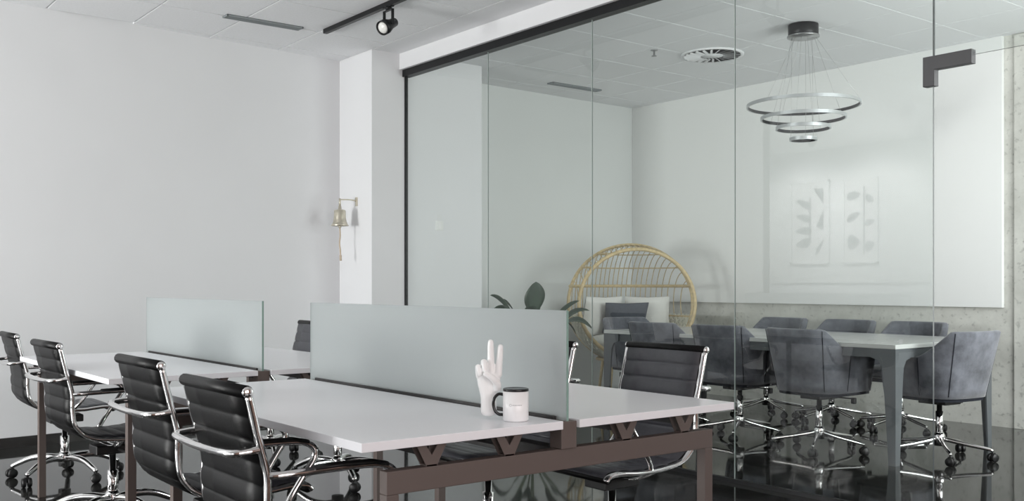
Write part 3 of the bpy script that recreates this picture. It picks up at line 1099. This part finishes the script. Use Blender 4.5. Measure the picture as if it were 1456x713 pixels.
# ------------------------------------------------------------------ bell, switch
bl = thing('wall_bell', 'aged brass bell on a bracket with pull cord, on the white pier', 'bell', (-7.40, 4.10, 1.818))
MB().box(-0.018, 0.018, -0.008, 0, -0.045, 0.03).build('wall_plate', BRASS, bl, bevel=0.003)
MB().tube(smooth_path([(0, -0.006, 0.0), (0, -0.06, 0.006), (0, -0.12, 0.004), (0, -0.15, 0.0), (0, -0.158, -0.03)], 5), 0.006, 8).tube([(0, -0.158, 0.012), (0, -0.158, -0.05)], 0.009, 8).build('bracket_arm', BRASS, bl)
MB().lathe([(0, -0.05), (0.012, -0.052), (0.014, -0.078), (0.042, -0.084), (0.048, -0.092), (0.05, -0.15), (0.055, -0.18), (0.064, -0.2), (0.075, -0.213), (0.071, -0.216), (0.058, -0.198), (0.048, -0.175), (0.044, -0.1), (0, -0.09)][::-1], 28, M=Mt((0, -0.158, 0))).build('bell_body', BRASS, bl)
MB().tube([(0, -0.158, -0.12), (0, -0.158, -0.215)], 0.004, 6).ball((0, -0.158, -0.222), 0.014).build('clapper', BRASS, bl)
MB().tube(smooth_path([(0, -0.158, -0.235), (0.004, -0.157, -0.3), (-0.004, -0.159, -0.36), (0.006, -0.157, -0.42), (0.01, -0.157, -0.48)], 4), 0.0065, 6).tube([(0.01, -0.157, -0.46), (0.012, -0.157, -0.505)], 0.011, 6).build('pull_cord', ROPE, bl)

swt = thing('light_switch', 'small white light switch on the wall return behind the glass', 'switch', (PX0, 4.76, 1.62))
MB().box(0, 0.008, -0.04, 0.04, -0.04, 0.04).build('switch_plate', GLOSSW, swt, bevel=0.003)
MB().box(0.008, 0.012, -0.015, 0.015, -0.025, 0.025).build('rocker', CERAM, swt, bevel=0.001)

# ------------------------------------------------------------------ mug and hand sculpture
mg = thing('coffee_mug', 'white mug with black rim and handle on the desk edge', 'mug', (-2.158, 1.690, DT + 0.0004), 0)
r, h = 0.0355, 0.088
MB().lathe([(0, 0), (r - 0.003, 0), (r, 0.003), (r, h - 0.004), (r - 0.004, h - 0.004), (r - 0.004, 0.006), (0, 0.005)], 36).build('cup', CERAM, mg)
MB().lathe([(r - 0.0045, h - 0.006), (r + 0.0003, h - 0.006), (r + 0.0003, h), (r - 0.002, h + 0.0012), (r - 0.0045, h)], 36).lathe([(r - 0.0043, 0.02), (r - 0.0043, h - 0.002)], 36).build('rim', MUGBLK, mg)
a = math.radians(52.15 + 180)
hp = smooth_path([(r - 0.001, 0.072), (r + 0.012, 0.073), (r + 0.023, 0.062), (r + 0.026, 0.045), (r + 0.022, 0.028), (r + 0.012, 0.018), (r - 0.001, 0.016)], 4)
hp = smooth_path([(q * math.cos(a), q * math.sin(a), z) for q, z in [(r - 0.001, 0.072), (r + 0.012, 0.073), (r + 0.023, 0.062), (r + 0.026, 0.045), (r + 0.022, 0.028), (r + 0.012, 0.018), (r - 0.001, 0.016)]], 4)
MB().tube(hp, 0.0045, 8).build('handle', MUGBLK, mg)
# faint printed mark: a small ring and a thin line of print
pr = MB()
a0 = math.radians(52.15 - 90)


def on_mug(ang, z, off=0.0003):
    return ((r + off) * math.cos(a0 + ang), (r + off) * math.sin(a0 + ang), z)


def patch(u0, u1, z0, z1):
    n = 4
    rows = [[on_mug(u0 + (u1 - u0) * i / n, z) for i in range(n + 1)] for z in (z0, z1)]
    pr.grid(rows)


ring = [on_mug(-0.42 + 0.085 * math.cos(2 * PI * k / 16), 0.046 + 0.003 * math.sin(2 * PI * k / 16), 0.0) for k in range(16)]
pr.tube(ring, 0.0005, 5, closed=True)
u = -0.26
for wd in (0.07, 0.05, 0.08, 0.06, 0.05, 0.08, 0.06, 0.07):
    patch(u, u + wd, 0.0448, 0.0472)
    u += wd + 0.03
pr.build('print', MUGPRT, mg)


def skin_mesh(name, chains, parent_mat, base_faces=None):
    vs, es, rs = [], [], []
    for ch in chains:
        start = ch.get('from')
        prev = start
        for (p, rad) in ch['pts']:
            vs.append(p)
            rs.append(rad)
            i = len(vs) - 1
            if prev is not None:
                es.append((prev, i))
            prev = i
    me = bpy.data.meshes.new(name + '_cage')
    me.from_pydata(vs, es, [])
    o = bpy.data.objects.new(name + '_cage', me)
    COL.objects.link(o)
    md = o.modifiers.new('skin', 'SKIN')
    md.use_smooth_shade = True
    for i, sv in enumerate(me.skin_vertices[0].data):
        rr = rs[i]
        sv.radius = rr if isinstance(rr, tuple) else (rr, rr)
        sv.use_root = (i == 0)
    sb = o.modifiers.new('sub', 'SUBSURF')
    sb.levels = 2
    sb.render_levels = 2
    dg = bpy.context.evaluated_depsgraph_get()
    dg.update()
    res = bpy.data.meshes.new_from_object(o.evaluated_get(dg))
    bpy.data.objects.remove(o)
    res.name = name
    for p in res.polygons:
        p.use_smooth = True
    res.materials.clear()
    res.materials.append(parent_mat)
    return res


# hand with raised index and middle finger, ring and little finger folded, thumb over them
chains = []
chains.append({'pts': [((0, 0, 0.004), (0.027, 0.022)), ((0, 0, 0.035), (0.0235, 0.019)), ((0, 0, 0.065), (0.024, 0.017)), ((0, 0, 0.09), (0.033, 0.016)), ((0, 0, 0.118), (0.037, 0.0145)), ((0, 0, 0.132), (0.034, 0.0125))]})
hand = skin_mesh('hand', chains, PLASTER)
# fingers are grown in the same way and joined into the one surface
fing = [
    [((0.008, 0, 0.118), .0120), ((0.0065, 0.001, 0.148), .0108), ((0.006, 0.002, 0.178), .0102), ((0.0055, 0.0, 0.207), .0094), ((0.006, -.001, 0.223), .0078)],
    [((0.026, 0, 0.114), .0120), ((0.0285, 0.001, 0.142), .0105), ((0.031, 0.002, 0.170), .0098), ((0.0325, 0.0, 0.195), .0091), ((0.0335, -.001, 0.210), .0075)],
    [((-0.011, 0, 0.118), .0115), ((-0.013, -.002, 0.148), .0102), ((-0.013, -.014, 0.164), .0096), ((-0.011, -.025, 0.150), .0088), ((-0.008, -.022, 0.130), .008)],
    [((-0.026, 0, 0.112), .0105), ((-0.029, -.002, 0.136), .0092), ((-0.029, -.013, 0.150), .0086), ((-0.026, -.022, 0.137), .008), ((-0.022, -.020, 0.120), .0072)],
    [((0.024, -.004, 0.078), .013), ((0.026, -.020, 0.100), .0115), ((0.012, -.032, 0.117), .0102), ((-0.006, -.0345, 0.128), .0088), ((-0.014, -.034, 0.132), .0072)],
]
hb = MB()


def addmesh(me):
    hb.add([tuple(v.co) for v in me.vertices], [tuple(p.vertices) for p in me.polygons], True)


addmesh(hand)
for f_ in fing:
    addmesh(skin_mesh('finger', [{'pts': f_}], PLASTER))
hs = hb.build('hand_sculpture', PLASTER, loc=(-2.236, 1.655, DT), rz=math.radians(52.15))
rm = hs.modifiers.new('remesh', 'REMESH')
rm.mode = 'VOXEL'
rm.voxel_size = 0.0016
rm.use_smooth_shade = True
sm_ = hs.modifiers.new('smooth', 'SMOOTH')
sm_.factor = 0.5
sm_.iterations = 4
tag(hs, 'white hand sculpture with two raised fingers standing beside the mug', 'sculpture')

# ------------------------------------------------------------------ prints on the nook wall (seen reflected in the glass)
pb = MB().box(-9.58, -6.75, -3.499, -3.47, 1.14, 2.72).build('display_panel', GLOSSW, bevel=0.003)
tag(pb, 'white panel behind the two framed prints, mirrored in the glass', 'panel')


def framed(x0, x1, z0, z1, shapes, label):
    t = thing('framed_print', label, 'framed print', ((x0 + x1) / 2, -3.468, (z0 + z1) / 2))
    hx_, hz_ = (x1 - x0) / 2, (z1 - z0) / 2
    f = MB()
    f.box(-hx_, hx_, 0, 0.035, -hz_, -hz_ + 0.025).box(-hx_, hx_, 0, 0.035, hz_ - 0.025, hz_).box(-hx_, -hx_ + 0.025, 0, 0.035, -hz_, hz_).box(hx_ - 0.025, hx_, 0, 0.035, -hz_, hz_)
    f.build('frame', GLOSSW, t)
    MB().box(-hx_ + .02, hx_ - .02, 0, 0.012, -hz_ + .02, hz_ - .02).build('paper', ART, t)
    m = MB()
    for poly in shapes:
        m.prism([(x * hx_, z * hz_) for x, z in poly], 0, 0.001, M=Matrix(((1, 0, 0, 0), (0, 0, 1, 0.0122), (0, 1, 0, 0), (0, 0, 0, 1))))
    m.build('printed_shapes', ARTG, t)


def blade(cx, cz, ln, wd, ang):
    out = []
    for k in range(20):
        a_ = 2 * PI * k / 20
        x, z = ln * math.cos(a_), wd * math.sin(a_) * (1 - 0.4 * math.cos(a_))
        out.append((cx + x * math.cos(ang) - z * math.sin(ang) * 0.55, cz + (x * math.sin(ang) + z * math.cos(ang)) * 0.55))
    return out


bar = lambda x0, z0, x1, z1: [(x0, z0), (x1, z0), (x1, z1), (x0, z1)]
framed(-9.10, -8.44, 1.412, 2.62, [blade(-0.3, 0.45, 0.42, 0.16, 2.7), blade(-0.32, 0.12, 0.42, 0.16, 2.9), blade(-0.32, -0.2, 0.42, 0.16, 3.1), blade(-0.35, -0.5, 0.4, 0.2, 3.3), bar(-0.06, -0.45, 0.06, 0.6),
                                    [(0.2, 0.8), (0.7, 0.8), (0.7, 0.4)], [(0.3, -0.1), (0.7, 0.3), (0.7, -0.2)], blade(0.5, -0.6, 0.4, 0.12, 1.0)], 'framed print of grey leaf shapes, nearer the white side wall')
framed(-8.22, -7.67, 1.412, 2.595, [blade(-0.4, 0.6, 0.4, 0.18, 0.1), blade(-0.4, 0.1, 0.4, 0.18, 0.4), blade(-0.4, -0.5, 0.35, 0.3, 0.0), bar(0.15, -0.8, 0.25, 0.8), blade(0.52, 0.5, 0.28, 0.16, -0.4), blade(0.52, -0.05, 0.28, 0.14, 0.2), blade(0.52, -0.6, 0.28, 0.22, 0.3)], 'framed print of grey rounded leaves along a stem')

# unseen lamps added in the alcove to brighten the reflected prints
def print_boost_lamp(x, label):
    t = thing('print_boost_lamp', label, 'lamp', (x, -2.1, CEIL - 0.0005), 0, 'added lamps brightening the prints')
    MB().lathe([(0, -0.02), (0.05, -0.02), (0.05, 0), (0, 0)], 18).tube([(0, 0, -0.02), (0, 0, -0.08)], 0.008, 8).build('mount', BLACKM, t)
    M = Mt((0, 0, -0.1)) @ Matrix.Rotation(math.radians(-128), 4, 'X')
    MB().lathe([(0, -0.06), (0.035, -0.06), (0.045, 0.06), (0.038, 0.06), (0.034, 0.03), (0, 0.03)], 20, M=M).build('head', BLACKM, t)
    d = bpy.data.lights.new('print_boost_beam', 'SPOT')
    d.energy = 220
    d.spot_size = math.radians(85)
    d.spot_blend = 0.7
    d.shadow_soft_size = 0.03
    o = bpy.data.objects.new('print_boost_beam', d)
    COL.objects.link(o)
    o.parent = t
    o.location = (0, -0.06, -0.15)
    o.rotation_euler = (math.radians(-52), 0, 0)


print_boost_lamp(-8.85, 'added black ceiling lamp brightening the print nearer the side wall')
print_boost_lamp(-7.75, 'added black ceiling lamp brightening the print with the stem')
